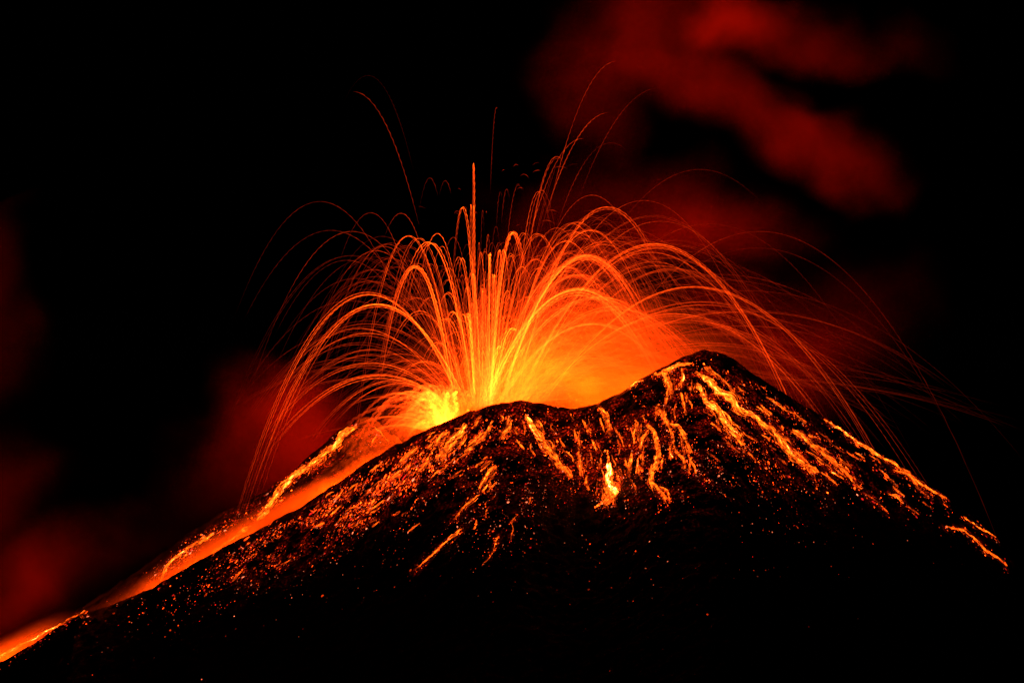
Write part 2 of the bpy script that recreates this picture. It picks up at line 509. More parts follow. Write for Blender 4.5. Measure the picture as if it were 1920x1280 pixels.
def arc_strand(lx, ax, ay, I, w, t0, t1, dy, ly=768.0, bead=.34, y0=VY):
    n = max(24, int((abs(ax - lx) + (ly - ay)) * (t1 - t0) / 5.0))
    n = min(n, 220)
    t = np.linspace(t0, t1, n)
    px = lx + (ax - lx) * t
    py = ly - (ly - ay) * (2 * t - t * t)
    ph = rng.random() * 6.28
    seg = np.hypot(np.gradient(px), np.gradient(py))
    s = np.cumsum(seg)
    lam = rng.uniform(9, 15)
    px = px + .35 * w * np.sin(s / lam * 6.28 + ph)
    y = y0 + dy * t
    pts = P(px, py, y)
    b = 1 + bead * np.sin(s / lam * 6.28 + ph) + rng.normal(0, bead * .45, n)
    b = np.clip(b, .25, 2.5) * (.6 + .8 * vnoise(s / 42 + ph * 9, s * 0, 2))
    fade = np.clip((t1 - t) / .6, 0, 1) ** .9 if t1 > 1.15 else np.clip((t1 - t) / .04 + .3, 0, 1)
    cool = np.clip(1.3 - .47 * t, .1, 2)
    # bombs linger near the top of their flight and lay down more light there
    v = np.sqrt((ax - lx) ** 2 + (2 * (ly - ay) * (1 - t)) ** 2)
    slow = np.clip((80 / (v + 25)) ** .55, .55, 1.9)
    rise = np.clip((t - t0) / .12, .25, 1)
    Iv = I * b * fade * cool * slow * rise
    taper = np.clip(np.minimum((t - t0) / .03, (t1 - t) / .08), .25, 1)
    return tube(pts, w * .5 * S_PX * taper * (.7 + .6 * vnoise(s / 23 + ph * 5, s * 0, 4)), lava_col(Iv))


def arc(name, lx, ax, ay, I, w, t0=0.0, t1=2.0, dy=None, n=1, spread=4.0, label=None, group=None, cat="lava jet", y0=VY, ly=768.0):
    if dy is None:
        dy = rng.uniform(-22, 22)
    parts = []
    for k in range(n):
        j = spread if n > 1 else 0
        parts.append(arc_strand(lx + rng.normal(0, j * .6), ax + rng.normal(0, j), ay + abs(rng.normal(0, j)) * (k > 0),
                                I * rng.uniform(.6, 1.1), w * rng.uniform(.6, 1.0) if n > 1 else w, t0 + rng.uniform(0, .02),
                                t1 + rng.normal(0, .04) * (t1 > 1.15), dy + rng.normal(0, 2), y0=y0, ly=ly))
    V, Fq, C = join(parts)
    o = mesh_obj(name, V, Fq, SPRAY, C, origin=V[0])
    tag(o, label, cat, group)
    return o


G_LEFT = "lava jets arching to the left of the vent"
G_MID = "narrow lava jets looping straight above the vent"
G_RIGHT = "lava jets arching to the right of the vent"
# lx, ax, ay, I, w, t0, t1, n, label
TRACED = [
    (868, 690, 548, 1.5, 1.7, 0, 2.45, 3, "long bright orange jet bending far left, its foot landing on the left ridge"),
    (878, 706, 570, 1.5, 2.0, 0, 2.5, 5, "broad braided orange jet just under the uppermost wide left arch"),
    (852, 778, 498, 1.6, 2.0, 0, 1.9, 5, "thick rounded orange loop standing alone left of the central jets"),
    (858, 765, 442, 1.2, 1.5, 0, 2.1, 2, "bright orange jet topping the upper left cluster, farthest left of it"),
    (866, 786, 447, 1.1, 1.3, 0, 1.9, 2, "slender orange jet crossing two others in the upper left cluster"),
    (888, 803, 454, 1.3, 1.8, 0, 1.8, 3, "double stranded orange jet in the middle of the upper left cluster"),
    (884, 820, 438, 1.1, 1.3, 0, 1.7, 1, "narrow orange hoop rising at the right end of the upper left cluster"),
    (872, 829, 462, .8, 1.2, 0, 1.6, 1, None),
    (862, 660, 434, .3, 1.3, 0, 2.0, 1, "thin red jet making a tall wide arch over the left arches"),
    (815, 600, 378, .12, 1.2, .3, 1.75, 1, "very faint red arch far up on the left, highest of the wide ones"),
    (812, 695, 399, .3, 1.2, .2, 1.5, 1, "thin red arch crossing the tail of the fainter highest left arch"),
    (842, 752, 400, .32, 1.2, .2, 1.45, 1, "thin red arch directly above the bright upper left cluster"),
    (850, 620, 432, .2, 1.2, .2, 1.7, 1, None), (860, 705, 470, .42, 1.1, 0, 1.9, 1, None), (840, 650, 488, .2, 1.1, .2, 1.7, 1, None),
    (858, 733, 484, .4, 1.1, 0, 1.9, 1, None), (850, 720, 462, .4, 1.1, .1, 1.9, 1, None),
    (880, 790, 583, 1.1, 1.5, 0, 1.9, 2, "small clean orange arch below the thick rounded loop"),
    (862, 678, 615, .65, 1.3, 0, 2.1, 2, None), (868, 684, 624, .8, 1.5, 0, 2.1, 3, "orange band of three strands under the two broad left arches"),
    (860, 676, 642, .35, 1.2, 0, 2.0, 2, None), (856, 694, 655, .4, 1.2, 0, 2.2, 3, None), (870, 700, 664, .35, 1.2, 0, 2.2, 2, None),
    (856, 694, 680, .9, 1.7, 0, 2.5, 3, "low orange jet sweeping left, second lowest of the left arches"),
    (852, 712, 702, 1.1, 2.4, 0, 2.7, 4, "lowest and thickest left arch, its red tail falling behind the left ridge"),
    (846, 738, 712, .6, 1.6, 0, 2.5, 3, None), (850, 748, 718, .7, 1.8, 0, 2.3, 4, None),
    (853, 662, 172, .26, 1.5, .35, 1.0, 1, "lone red streak ending high at upper left, topmost on the left side"),
    (850, 690, 142, .025, 1.4, .45, 1.25, 1, None),
    (961, 1157, 115, .26, 1.5, .3, 1.0, 1, "highest streak of all, curving up into the red smoke at upper right"),
    (938, 1143, 211, .36, 1.6, .35, 1.0, 1, "beaded orange streak ending below the highest right streak"),
    (927, 1092, 260, .32, 1.5, .35, 1.02, 1, "beaded orange streak, third highest of those bending right"),
    (956, 1048, 294, .34, 1.4, .3, 1.2, 2, "short beaded orange streak, lowest of the upright group bending right"),
    (978, 1237, 165, .1, 1.6, .4, 1.0, 1, "faint red streak reaching farthest right among the high streaks"),
    (965, 1145, 268, .12, 1.8, .4, 1.15, 1, None), (948, 1105, 215, .15, 1.3, .1, .6, 2, None),
    (909, 931, 202, .17, 1.3, .45, 1.06, 1, "lone faint vertical streak high above the vent with a hooked tip"),
    (891, 888, 307, 1.3, 1.4, 0, 1.75, 2, "tall bright needle of lava, highest of the vertical jets"),
    (898, 867, 388, 1.1, 1.6, .2, 1.6, 2, "narrow orange loop left of the tall bright needle"),
    (890, 884, 384, 1.2, 1.5, .2, 1.6, 2, "very narrow orange loop touching the tall bright needle"),
    (955, 1012, 357, .55, 1.5, .1, 1.5, 2, "single tall narrow hoop standing right of the dark gap"),
    (930, 972, 347, .25, 1.3, .5, 1.2, 1, None), (925, 950, 355, .15, 1.2, .6, 1.2, 1, None), (920, 938, 360, .12, 1.2, .6, 1.2, 1, None),
    (880, 835, 339, .2, 1.2, .75, 1.3, 1, None), (860, 806, 334, .14, 1.2, .7, 1.4, 1, None),
    (942, 1110, 366, .5, 1.3, 0, 1.7, 1, "thin orange arch, highest of the wide right arches, in front of red smoke"),
    (960, 1137, 388, .9, 1.9, 0, 1.75, 3, "strong orange arch just under the thin highest right one"),
    (962, 1207, 376, .48, 1.2, 0, 2.2, 1, "thin orange arch whose right leg crosses the long bright right band"),
    (950, 1225, 404, .35, 1.2, .1, 1.9, 2, None), (966, 1238, 415, .5, 1.3, 0, 1.9, 1, None), (970, 1150, 400, .4, 1.2, 0, 1.8, 1, None),
    (945, 1080, 417, .9, 1.5, 0, 1.8, 2, None), (952, 1107, 430, 1.0, 2.0, 0, 1.8, 3, None), (950, 1132, 453, .8, 1.6, 0, 1.8, 2, None),
    (940, 1062, 452, .8, 1.5, 0, 1.7, 2, None), (935, 1098, 478, 1.2, 2.6, 0, 1.8, 13, "thick orange band, upper one of two in the middle of the right fan"),
    (905, 1085, 540, 1.3, 2.8, 0, 2.0, 14, "thickest orange band of the right fan, dropping onto the right summit"),
    (915, 1120, 556, .8, 2.2, 0, 1.9, 9, None), (930, 1150, 575, .7, 2.2, 0, 1.9, 8, None), (925, 1110, 605, .7, 2.2, 0, 1.9, 8, None), (915, 1060, 500, .7, 2.2, 0, 1.8, 8, None), (915, 1080, 515, .6, 2.2, 0, 1.8, 8, None),
    (966, 1228, 457, 1.15, 1.7, 0, 2.75, 3, "bright pair of long orange strands sweeping over the right summit"),
    (975, 1232, 464, .9, 1.3, 0, 2.7, 2, None), (960, 1215, 473, .6, 1.3, 0, 2.2, 2, None), (968, 1235, 498, .5, 1.3, 0, 2.6, 2, None),
    (1010, 1300, 537, 1.1, 1.6, 0, 2.95, 4, "orange arch whose right leg falls far down beside the right flank"),
    (1000, 1318, 566, .7, 1.3, 0, 2.75, 3, None), (1005, 1290, 578, .6, 1.3, 0, 2.6, 2, None), (1000, 1265, 588, .8, 1.5, 0, 2.5, 3, None),
    (990, 1285, 600, .4, 1.3, 0, 2.0, 2, None), (1020, 1335, 643, .7, 1.5, .3, 2.1, 2, "low flat orange arch passing close over the right summit"),
    (1085, 1424, 434, .2, 1.3, .3, 2.45, 1, "faint red arch reaching farthest right of all, its tail near the right flank"),
    (1080, 1420, 465, .12, 1.3, .3, 2.3, 1, "fainter red arch just inside the farthest right one"),
    (1000, 1312, 318, .07, 1.5, .5, 1.5, 1, None), (1000, 1330, 420, .12, 1.3, .5, 2.0, 1, None),
    (915, 905, 472, .6, 1.3, .1, 1.8, 2, None), (917, 920, 474, 1.1, 2.0, 0, 1.7, 5, "thick blunt vertical jet, tallest of the central dense column"),
    (922, 940, 468, 1.1, 2.0, 0, 1.7, 4, None), (918, 963, 434, 1.2, 2.2, 0, 1.6, 6, "dense orange hoop with a flat top, highest above the crater notch"),
    (925, 983, 437, .7, 1.4, 0, 1.6, 2, None), (930, 1012, 438, .9, 1.5, 0, 1.7, 3, None), (900, 887, 512, 1.3, 2.0, 0, 1.7, 3, "narrow bright hoop on the left edge of the central column"),
    (895, 862, 482, 1.0, 1.5, 0, 1.6, 3, None), (893, 842, 503, .8, 1.4, 0, 1.6, 1, None), (890, 840, 524, .8, 1.4, 0, 1.6, 2, None),
    (888, 842, 548, 1.0, 1.5, 0, 1.5, 3, None), (895, 876, 536, .9, 1.5, 0, 1.6, 3, None), (890, 879, 588, 1.6, 2.6, 0, 1.3, 6, "short thick yellow jet with a glowing blunt head left of centre"),
    (888, 850, 584, 1.1, 1.8, 0, 1.5, 4, None), (884, 835, 597, 1.0, 1.6, 0, 1.6, 3, None), (905, 906, 540, 1.1, 1.6, 0, 1.6, 3, None),
    (920, 924, 515, 1.2, 1.8, 0, 1.6, 4, None), (922, 931, 555, 1.0, 1.6, 0, 1.6, 3, None), (925, 948, 545, .8, 1.5, 0, 1.6, 2, None),
    (922, 958, 615, 1.2, 2.4, 0, 1.6, 6, "short thick yellow hoop right of centre, low in the column"),
    (918, 936, 648, 1.3, 2.6, 0, 1.4, 5, "lowest blunt yellow jet of the central column"),
    (924, 1000, 486, .8, 1.4, 0, 1.7, 2, None), (924, 975, 500, .8, 1.4, 0, 1.7, 2, None), (926, 960, 475, .9, 1.5, 0, 1.6, 3, None),
    (880, 810, 632, .6, 1.4, 0, 1.8, 2, None), (876, 822, 642, .7, 1.4, 0, 1.8, 3, None), (880, 800, 677, .6, 1.6, 0, 1.9, 3, None),
    (905, 898, 455, .5, 1.2, .2, 1.7, 1, None), (908, 930, 425, .15, 1.1, .5, 1.5, 1, None), (900, 850, 445, .4, 1.2, .1, 1.6, 1, None),
    (897, 905, 395, .15, 1.1, .5, 1.4, 1, None), (905, 915, 440, .4, 1.2, .5, 1.4, 1, None),
]
n_jets = 0
for lx, ax, ay, I, w, t0, t1, n, lab in TRACED:
    dx = ax - 905
    if lab:
        arc("lava_jet", lx, ax, ay, I, w, t0, t1, None, n, 3.0 + .35 * max(0, n - 5), lab)
    else:
        g, l = ((G_LEFT, "thin glowing lava jet among the arches left of the vent") if dx < -85 else
                (G_MID, "narrow glowing lava jet in the upright column over the vent") if dx < 85 else
                (G_RIGHT, "thin glowing lava jet among the arches right of the vent"))
        arc("lava_jet", lx, ax, ay, I, w, t0, t1, None, n, 3.0 + .5 * max(0, n - 5), l, g)
    n_jets += 1


def random_arc():
    q = rng.random()
    if q < .15:       # left
        ax = max(905 - abs(rng.normal(140, 55)), rng.uniform(640, 690)); top = np.interp(ax, [560, 700, 880], [520, 440, 470])
        ay = rng.uniform(top, 720) ; lx = rng.normal(875, 12); I = rng.uniform(.06, .3); t1 = rng.uniform(1.6, 2.2)
        g = 0
    elif q < .42:     # column
        ax = rng.normal(912, 32); ay = 770 - abs(rng.normal(0, 130)) - 40; ay = max(ay, 455)
        lx = rng.normal(908, 14); I = rng.uniform(.15, .6); t1 = rng.uniform(1.2, 1.8); g = 1
        ax = lx + (ax - lx) * (.4 + .6 * (770 - ay) / 300)
    else:
        ax = min(960 + abs(rng.gamma(3.2, 56)), 1400 + rng.normal(0, 20)); top = np.interp(ax, [960, 1100, 1250, 1400, 1700], [455, 400, 440, 520, 640])
        ay = rng.uniform(top, 720); lx = rng.normal(945, 22) + (ax - 960) * .08; I = rng.uniform(.1, .6) * np.interp(ax, [1000, 1200, 1500], [1, .7, .25])
        t1 = rng.uniform(1.6, 2.3); g = 2
    return lx, ax, ay, I, rng.uniform(1.0, 1.9), t1, g


GL = ((G_LEFT, "thin glowing lava jet among the arches left of the vent"), (G_MID, "narrow glowing lava jet in the upright column over the vent"),
      (G_RIGHT, "thin glowing lava jet among the arches right of the vent"))
while n_jets < 298:
    lx, ax, ay, I, w, t1, g = random_arc()
    arc("lava_jet", lx, ax, ay, I, w, 0, t1, None, int(rng.integers(1, 4)), 3.5, GL[g][1], GL[g][0])
    n_jets += 1

parts = []
for k in range(560):      # the countless finer strands
    lx, ax, ay, I, w, t1, g = random_arc()
    parts.append(arc_strand(lx, ax, ay, I * .45, w * .9, 0, t1, rng.uniform(-22, 22)))
for k in range(260):      # low spray close to the mouth of the vent
    lx = rng.normal(925, 38); ax = lx + rng.normal(15, 60); ay = 770 - abs(rng.normal(30, 70)) - 20
    parts.append(arc_strand(lx, ax, ay, rng.uniform(.12, .45), rng.uniform(1.2, 3.2), 0, rng.uniform(1.5, 2), rng.uniform(-20, 20)))
for k in range(260):      # soft broad sheets of finest spray
    lx, ax, ay, I, w, t1, g = random_arc()
    if g == 0:
        continue
    parts.append(arc_strand(lx, 940 + (ax - 940) * .8, max(ay, rng.uniform(520, 690)) + 15, rng.uniform(.05, .2), rng.uniform(4, 8), 0, t1, rng.uniform(0, 25), bead=.05))
for k in range(26):       # sparks high above
    ax = rng.normal(930, 80); ay = rng.uniform(300, 460)
    parts.append(arc_strand(910, ax, ay, rng.uniform(.05, .3), 1.2, .9, rng.uniform(1.0, 1.14), 5))
V, Fq, C = join(parts)
o = mesh_obj("lava_spray", V, Fq, SPRAY, C, origin=P(910, 768, VY))
tag(o, "mass of countless fine glowing lava strands filling the fountain", "lava spray", kind="stuff")

# the second, low and hottest burst in the left part of the crater
parts = []
for k in range(200):
    lx = rng.normal(842, 12); ax = lx - abs(rng.normal(38, 38)) + 18; ay = 812 - rng.uniform(10, 92)
    ly = 820
    parts.append(arc_strand(lx, ax, ay, rng.uniform(.2, .9), rng.uniform(2.0, 9.0), 0, rng.uniform(1.5, 2.3), rng.uniform(-10, 14), ly=ly, bead=.06, y0=35))
V, Fq, C = join(parts)
o = mesh_obj("lava_burst", V, Fq, SPRAY, C, origin=P(838, 820, 35))
tag(o, "low dome-shaped yellow lava burst at the left end of the crater", "lava burst")


# ------------------------------------------------------------------ lava streams on the slopes


def stream(name, path, width, I, n, label, drip=True):
    """a bundle of separate molten rills that braid, split and drip down the slope"""
    path = np.array(path, float)
    seg = np.hypot(*np.diff(path, axis=0).T)
    S = np.concatenate([[0], np.cumsum(seg)])
    L = S[-1]
    parts = []
    width = np.array(width, float)
    wm = width.mean()
    sd = rng.uniform(0, 900)

    def lay(px, py, r, Iv):
        pts = drape(px, py)
        ok = ~np.isnan(pts[:, 0])
        if ok.sum() < 4:
            return
        pts, r, Iv = pts[ok], r[ok], Iv[ok]
        brk = np.where(np.linalg.norm(np.diff(pts, axis=0), axis=1) > 6)[0]
        if len(brk):
            e = np.concatenate([[0], brk + 1, [len(pts)]])
            j = np.argmax(np.diff(e))
            pts, r, Iv = pts[e[j]:e[j + 1]], r[e[j]:e[j + 1]], Iv[e[j]:e[j + 1]]
            if len(pts) < 4:
                return
        parts.append(tube(pts + np.array([0, 0, .1]), r, lava_col(Iv), 4))

    def centre(sp, u, k):
        cx = np.interp(sp, S, path[:, 0]); cy = np.interp(sp, S, path[:, 1])
        cx2 = np.interp(sp + 3, S, path[:, 0]); cy2 = np.interp(sp + 3, S, path[:, 1])
        cx1 = np.interp(sp - 3, S, path[:, 0]); cy1 = np.interp(sp - 3, S, path[:, 1])
        tx, ty = cx2 - cx1, cy2 - cy1
        q = np.hypot(tx, ty) + 1e-6
        W = np.interp(sp / L, np.linspace(0, 1, len(width)), width)
        W = W * (.55 + .9 * vnoise(sp / 11 + sd, sp * 0 + (1 if u > 0 else 7), 5))
        off = u * W * .5 + (vnoise(sp / 26 + sd, sp * 0, 9) - .5) * (.5 * wm + 2)
        off = off + (vnoise(sp / 8 + 50 * k, sp * 0 + k, k) - .5) * (1.5 + .22 * wm) + (vnoise(sp / 2.6 + 9 * k, sp * 0, 3) - .5) * 1.6
        return cx - ty / q * off, cy + tx / q * off

    big = n > 4
    for k in range(int(n * 1.5) if big else n):
        ln = min(L, rng.uniform(9, 30) + .3 * L * rng.random() ** 2) if big else L
        a0 = rng.uniform(-.15, 1.0) * L if big else 0
        a, b = max(a0, 0), min(a0 + ln, L + 2)
        if k == 0:
            a, b = 0, L        # one rill always runs the whole way
        if b - a < 5:
            continue
        m = max(6, int((b - a) / 1.9))
        sp = np.linspace(a, b, m)
        u = np.clip(rng.normal(0, .46), -1.25, 1.25) if n > 1 and k else 0.0
        px, py = centre(sp, u, k)
        tt = np.linspace(0, 1, m)
        r = (.08 + .05 * min(1, wm / 8) + (.09 + .08 * min(1, wm / 8)) * rng.random() ** 1.5 + .07 * min(1, wm / 18) * (abs(u) < .5)) * (.6 + .8 * vnoise(sp / 4 + k, sp * 0, 8))
        r = np.clip(r, .07, .7) * np.clip(np.minimum(tt / .15, (1 - tt) / .25), .25, 1)
        Iv = I * 1.6 * rng.lognormal(-.45, .6) * (1 - .5 * min(abs(u), 1)) * (.35 + 1.3 * vnoise(sp / 6 + 3.7 * k, sp * 0, 6)) * np.clip(1 + rng.normal(0, .15, m), .5, 1.5)
        Iv = Iv * (1.15 - .7 * (sp / L) ** 1.5) * np.clip(sp / L / .1 + .35, 0, 1)
        lay(px, py, r, Iv)
    if n > 9 and drip and I < 20:      # short rills that leave the edges and run straight down the slope
        for k in range(int(n * .55)):
            sp0 = rng.uniform(.1, 1.02) * L
            u = rng.choice([-1, 1]) * rng.uniform(.5, 1.1)
            x0, y0 = centre(np.array([min(sp0, L)]), u, 1000 + k)
            ln = rng.uniform(4, 10 + .5 * wm)
            m = max(6, int(ln / 1.5))
            q = np.linspace(0, 1, m)
            tx = np.interp(sp0 + 4, S, path[:, 0]) - np.interp(sp0 - 8, S, path[:, 0])
            sl = np.clip(tx / 12, -1, 1) * rng.uniform(.2, .8)
            px = x0 + sl * ln * q + (vnoise(q * ln / 3 + 7 * k, q * 0, 31) - .5) * 2.6
            py = y0 + ln * q * rng.uniform(.6, 1)
            r = np.clip((.1 + .12 * rng.random()) * (1 + rng.normal(0, .35, m)), .06, .4) * (1 - .5 * q)
            lay(px, py, r, I * rng.uniform(.15, .8) * (1 - .6 * q) * np.clip(1 + rng.normal(0, .4, m), .2, 2))
    V, Fq, C = join(parts)
    o = mesh_obj(name, V, Fq, MOLTEN, C, origin=V[0])
    tag(o, label, "lava stream")
    FLECK.append((path, width, S, L, I))
    return o


FLECK = []
for path, w, I, n, lab in ST:
    stream("lava_stream", path, w, I, n, lab)

# many short trickles between the named streams, grouped by where they run
TZ = [((930, 775), (1075, 870), 26, (.15, .9), "short thin lava trickle below the left summit", "lava trickles below the left summit"),
      ((1075, 780), (1200, 905), 34, (-.1, .5), "short thin lava trickle below the crater notch", "lava trickles below the crater notch"),
      ((1190, 700), (1300, 900), 44, (-.2, .6), "short thin lava trickle under the right summit", "lava trickles under the right summit"),
      ((1320, 700), (1500, 860), 26, (.9, 1.5), "short thin lava trickle on the upper right flank", "lava trickles on the upper right flank"),
      ((1480, 800), (1760, 950), 22, (1.0, 1.6), "short thin lava trickle on the lower right flank", "lava trickles on the lower right flank"),
      ((740, 800), (930, 880), 34, (-1.5, -.7), "short thin lava trickle on the left shoulder", "lava trickles on the left shoulder"),
      ((600, 860), (800, 980), 26, (-1.7, -1.1), "short thin lava trickle amid the embers of the left flank", "lava trickles amid the embers of the left flank"),
      ((880, 880), (1000, 975), 7, (-.9, -.1), "short thin lava trickle on the middle of the dark slope", "lava trickles on the middle of the dark slope")]
for (xa, ya), (xb, yb), cnt, (sa, sb), lab, grp in TZ:
    made = 0
    while made < cnt:
        x0, y0 = rng.uniform(xa, xb), rng.uniform(ya, yb)
        if y0 < np.interp(x0, rp[:, 0], rp[:, 1]) + 10 or (xa > 1400 and y0 > np.interp(x0, rp[:, 0], rp[:, 1]) + 95):
            continue
        ln = rng.uniform(10, 34)
        k = rng.uniform(sa, sb)
        x1, y1 = x0 + ln * math.sin(math.atan(k)), y0 + ln * math.cos(math.atan(k))
        mx, my = (x0 + x1) / 2 + rng.normal(0, 2), (y0 + y1) / 2
        try:
            o = stream("lava_trickle", [(x0, y0), (mx, my), (x1, y1)], [2, rng.uniform(1.5, 4.5), 1.2], rng.uniform(.5, 1.25) ** 2 * 2.0, int(rng.integers(5, 9)), lab)
        except ValueError:
            continue
        o["group"] = grp
        o["category"] = "lava trickle"
        made += 1

# white-hot fissure
stream("lava_fissure", [(1140, 868), (1143, 880), (1141, 898), (1147, 912), (1158, 924)], [8, 7, 6, 10, 10], 32, 75,
       "white-hot lava fissure glaring in the middle of the front slope")
stream("lava_apron", [(1138, 880), (1136, 905), (1142, 925), (1150, 940)], [12, 18, 24, 36], 3.2, 60,
       "orange fan of lava spread below the white-hot fissure")
stream("lava_stream", [(1143, 925), (1132, 940), (1115, 952)], [5, 5, 3], 3.4, 9, "lava trickle leaving the orange fan to the lower left")
for px, py, w in ((1141, 885, 1.0), (1149, 915, 1.0)):
    q = drape(np.array([px]), np.array([py]))[0]
    a, b = to_px(q + np.array([0, -4.0, 3.5]))
    lava_lamp(float(a), float(b), q[1] - 4.0, .012 * K, 1.5, (1, .12, .01))

# ------------------------------------------------------------------ embers
ZONES = [  # cx, cy, sx, sy, rot, count, brightness, elongation
    (620, 945, 130, 16, -.53, 420, 1.3, 2.6), (470, 1025, 110, 14, -.5, 260, 1.0, 2.0), (640, 975, 100, 26, -.5, 380, 1.2, 2.4), (1180, 1060, 330, 60, 0, 70, .35, 1.0), (420, 1120, 200, 50, -.3, 90, .45, 1.0),
    (840, 845, 90, 26, -.55, 520, 1.6, 3.2), (700, 925, 120, 26, -.55, 900, 1.5, 3.0), (560, 1000, 90, 18, -.5, 420, 1.2, 2.2),
    (760, 900, 90, 40, -.5, 500, 1.2, 2.0), (450, 1065, 90, 22, -.5, 230, .8, 1.6), (900, 930, 50, 50, 0, 260, 1.0, 1.3),
    (975, 920, 30, 60, 0, 260, 1.1, 1.2), (1020, 920, 40, 40, 0, 90, 1.0, 1.2), (1060, 840, 60, 45, 0, 300, 1.2, 1.6),
    (960, 800, 70, 25, 0, 260, 1.3, 1.8), (1150, 790, 70, 40, 0, 320, 1.0, 2.0), (1230, 770, 60, 60, 0, 280, 1.0, 2.0),
    (1230, 880, 70, 45, 0, 330, 1.0, 1.3), (1330, 880, 60, 45, 0, 330, 1.2, 1.3), (1430, 870, 60, 40, .5, 330, 1.2, 1.8),
    (1400, 740, 70, 22, .6, 170, 1.0, 2.6), (1480, 800, 80, 26, .6, 190, .9, 2.0), (1600, 880, 80, 28, .6, 260, .9, 1.6),
    (1540, 920, 60, 25, .4, 130, .9, 1.4), (1700, 930, 60, 18, .6, 60, .6, 1.2), (700, 1000, 150, 45, -.3, 260, .7, 1.1),
    (500, 1100, 180, 50, -.2, 110, .6, 1.1), (300, 1170, 120, 40, -.3, 40, .5, 1.1), (870, 1010, 120, 40, 0, 120, .6, 1.1),
    (1150, 1000, 250, 60, 0, 90, .4, 1.1), (1450, 960, 160, 40, .2, 150, .5, 1.2), (1000, 1100, 500, 80, 0, 60, .25, 1.0),
    (520, 905, 60, 14, -.65, 170, 1.6, 1.6), (440, 970, 70, 14, -.6, 230, 1.3, 1.5), (300, 1070, 90, 12, -.6, 90, 1.1, 1.2), (600, 855, 60, 10, -.65, 90, 1.8, 1.5),
    (360, 1030, 22, 12, -.6, 50, 1.6, 1.3), (45, 1225, 50, 8, -.5, 40, .8, 1.5), (1150, 945, 30, 14, .3, 110, 1.4, 1.4), (1260, 700, 60, 16, -.3, 130, 1.6, 1.5),
    (700, 812, 18, 18, 0, 40, 1.2, 1.2),
]
E = []
for cx, cy, sx, sy, rot, cnt, br, el in ZONES:
    cnt = int(cnt * (1.7 if cx < 800 else 1.3))
    a, b = rng.normal(0, 1, cnt) * sx * .75, rng.normal(0, 1, cnt) * sy * .75
    c, s = math.cos(rot), math.sin(rot)
    px, py = cx + a * c - b * s, cy + a * s + b * c
    # clustering: keep where a noise field is high
    ang_ = np.arctan2(px - 1060, py - 560); rr = np.hypot(px - 1060, py - 560)
    chute = vnoise(ang_ * 46, rr / 75, 12)
    keep = .45 * vnoise(px / 13, py / 13, 5) + .75 * chute + .3 * rng.random(cnt) > .74
    px, py = px[keep], py[keep]
    E.append(np.stack([px, py, np.full_like(px, br), np.full_like(px, el)], 1))
for path, width, S, L, I in FLECK:
    m = int(L * .8 * min(1.2, .3 + width.mean() / 10))
    sp = rng.uniform(0, 1.12, m) * L
    W = np.interp(sp / L, np.linspace(0, 1, len(width)), width) * .75 + 4
    E.append(np.stack([np.interp(sp, S, path[:, 0]) + rng.normal(0, .6, m) * W + (sp > L) * rng.normal(0, 5, m),
                       np.interp(sp, S, path[:, 1]) + rng.normal(0, .5, m) * W + np.clip(sp - L, 0, None) + rng.random(m) * 3,
                       np.full(m, 1.5), np.full(m, 2.0)], 1))
E = np.concatenate(E)
pt = drape(E[:, 0], E[:, 1])
ok = ~np.isnan(pt[:, 0])
E, pt = E[ok], pt[ok]
n = len(E)
size = np.clip(rng.lognormal(-1.75, .55, n), .09, .75)
bright = E[:, 2] * rng.lognormal(.1, .8, n)
kindr = rng.random(n)
OCT = np.array([(1, 0, 0), (-1, 0, 0), (0, 1, 0), (0, -1, 0), (0, 0, 1), (0, 0, -1), (.6, .6, .5), (-.6, .6, .5), (-.6, -.6, .5), (.6, -.6, .5)], float)
OF = np.array([(0, 6, 4), (6, 2, 4), (2, 7, 4), (7, 1, 4), (1, 8, 4), (8, 3, 4), (3, 9, 4), (9, 0, 4),
               (6, 0, 5), (2, 6, 5), (7, 2, 5), (1, 7, 5), (8, 1, 5), (3, 8, 5), (9, 3, 5), (0, 9, 5)])


def ember(i):
    p = pt[i]
    e = 1 + (E[i, 3] - 1) * rng.random() * 1.6
    h = 1.0
    gx = (Hg(p[0] + h, p[1]) - Hg(p[0] - h, p[1])) / 2; gy = (Hg(p[0], p[1] + h) - Hg(p[0], p[1] - h)) / 2
    # fall line of the cone, seen from the crater
    apx, apy = (1060, 90) if p[0] < 60 else (20, 70)
    d = np.array([p[0] - (1060 - 960) * S_PX if p[0] < 60 else p[0] - 60, p[1] - 90, 0.0])
    d[1] = min(d[1], -30)
    d = d / np.linalg.norm(d)
    d[2] = gx * d[0] + gy * d[1]
    d /= np.linalg.norm(d)
    nrm = np.array([-gx, -gy, 1.0]); nrm /= np.linalg.norm(nrm)
    side = np.cross(nrm, d); side /= np.linalg.norm(side) + 1e-9
    s = size[i]
    v = OCT * (1 + rng.normal(0, .18, (len(OCT), 1)))
    V = p + v[:, :1] * d * s * e + v[:, 1:2] * side * s * .8 + v[:, 2:] * nrm * s * .7
    b = bright[i]
    k = kindr[i]
    lone = E[i, 3] < 1.5
    if k < (.45 if lone else .74):
        c = b * np.array([1.3, .07, .003])
    elif k < (.82 if lone else .80):
        c = min(b, 1.6) * np.array([1.2, .22, .09])
    else:
        c = min(b, 1.2) * np.array([.8, .013, .009])
    return V, OF, np.repeat(c[None], len(OCT), 0)


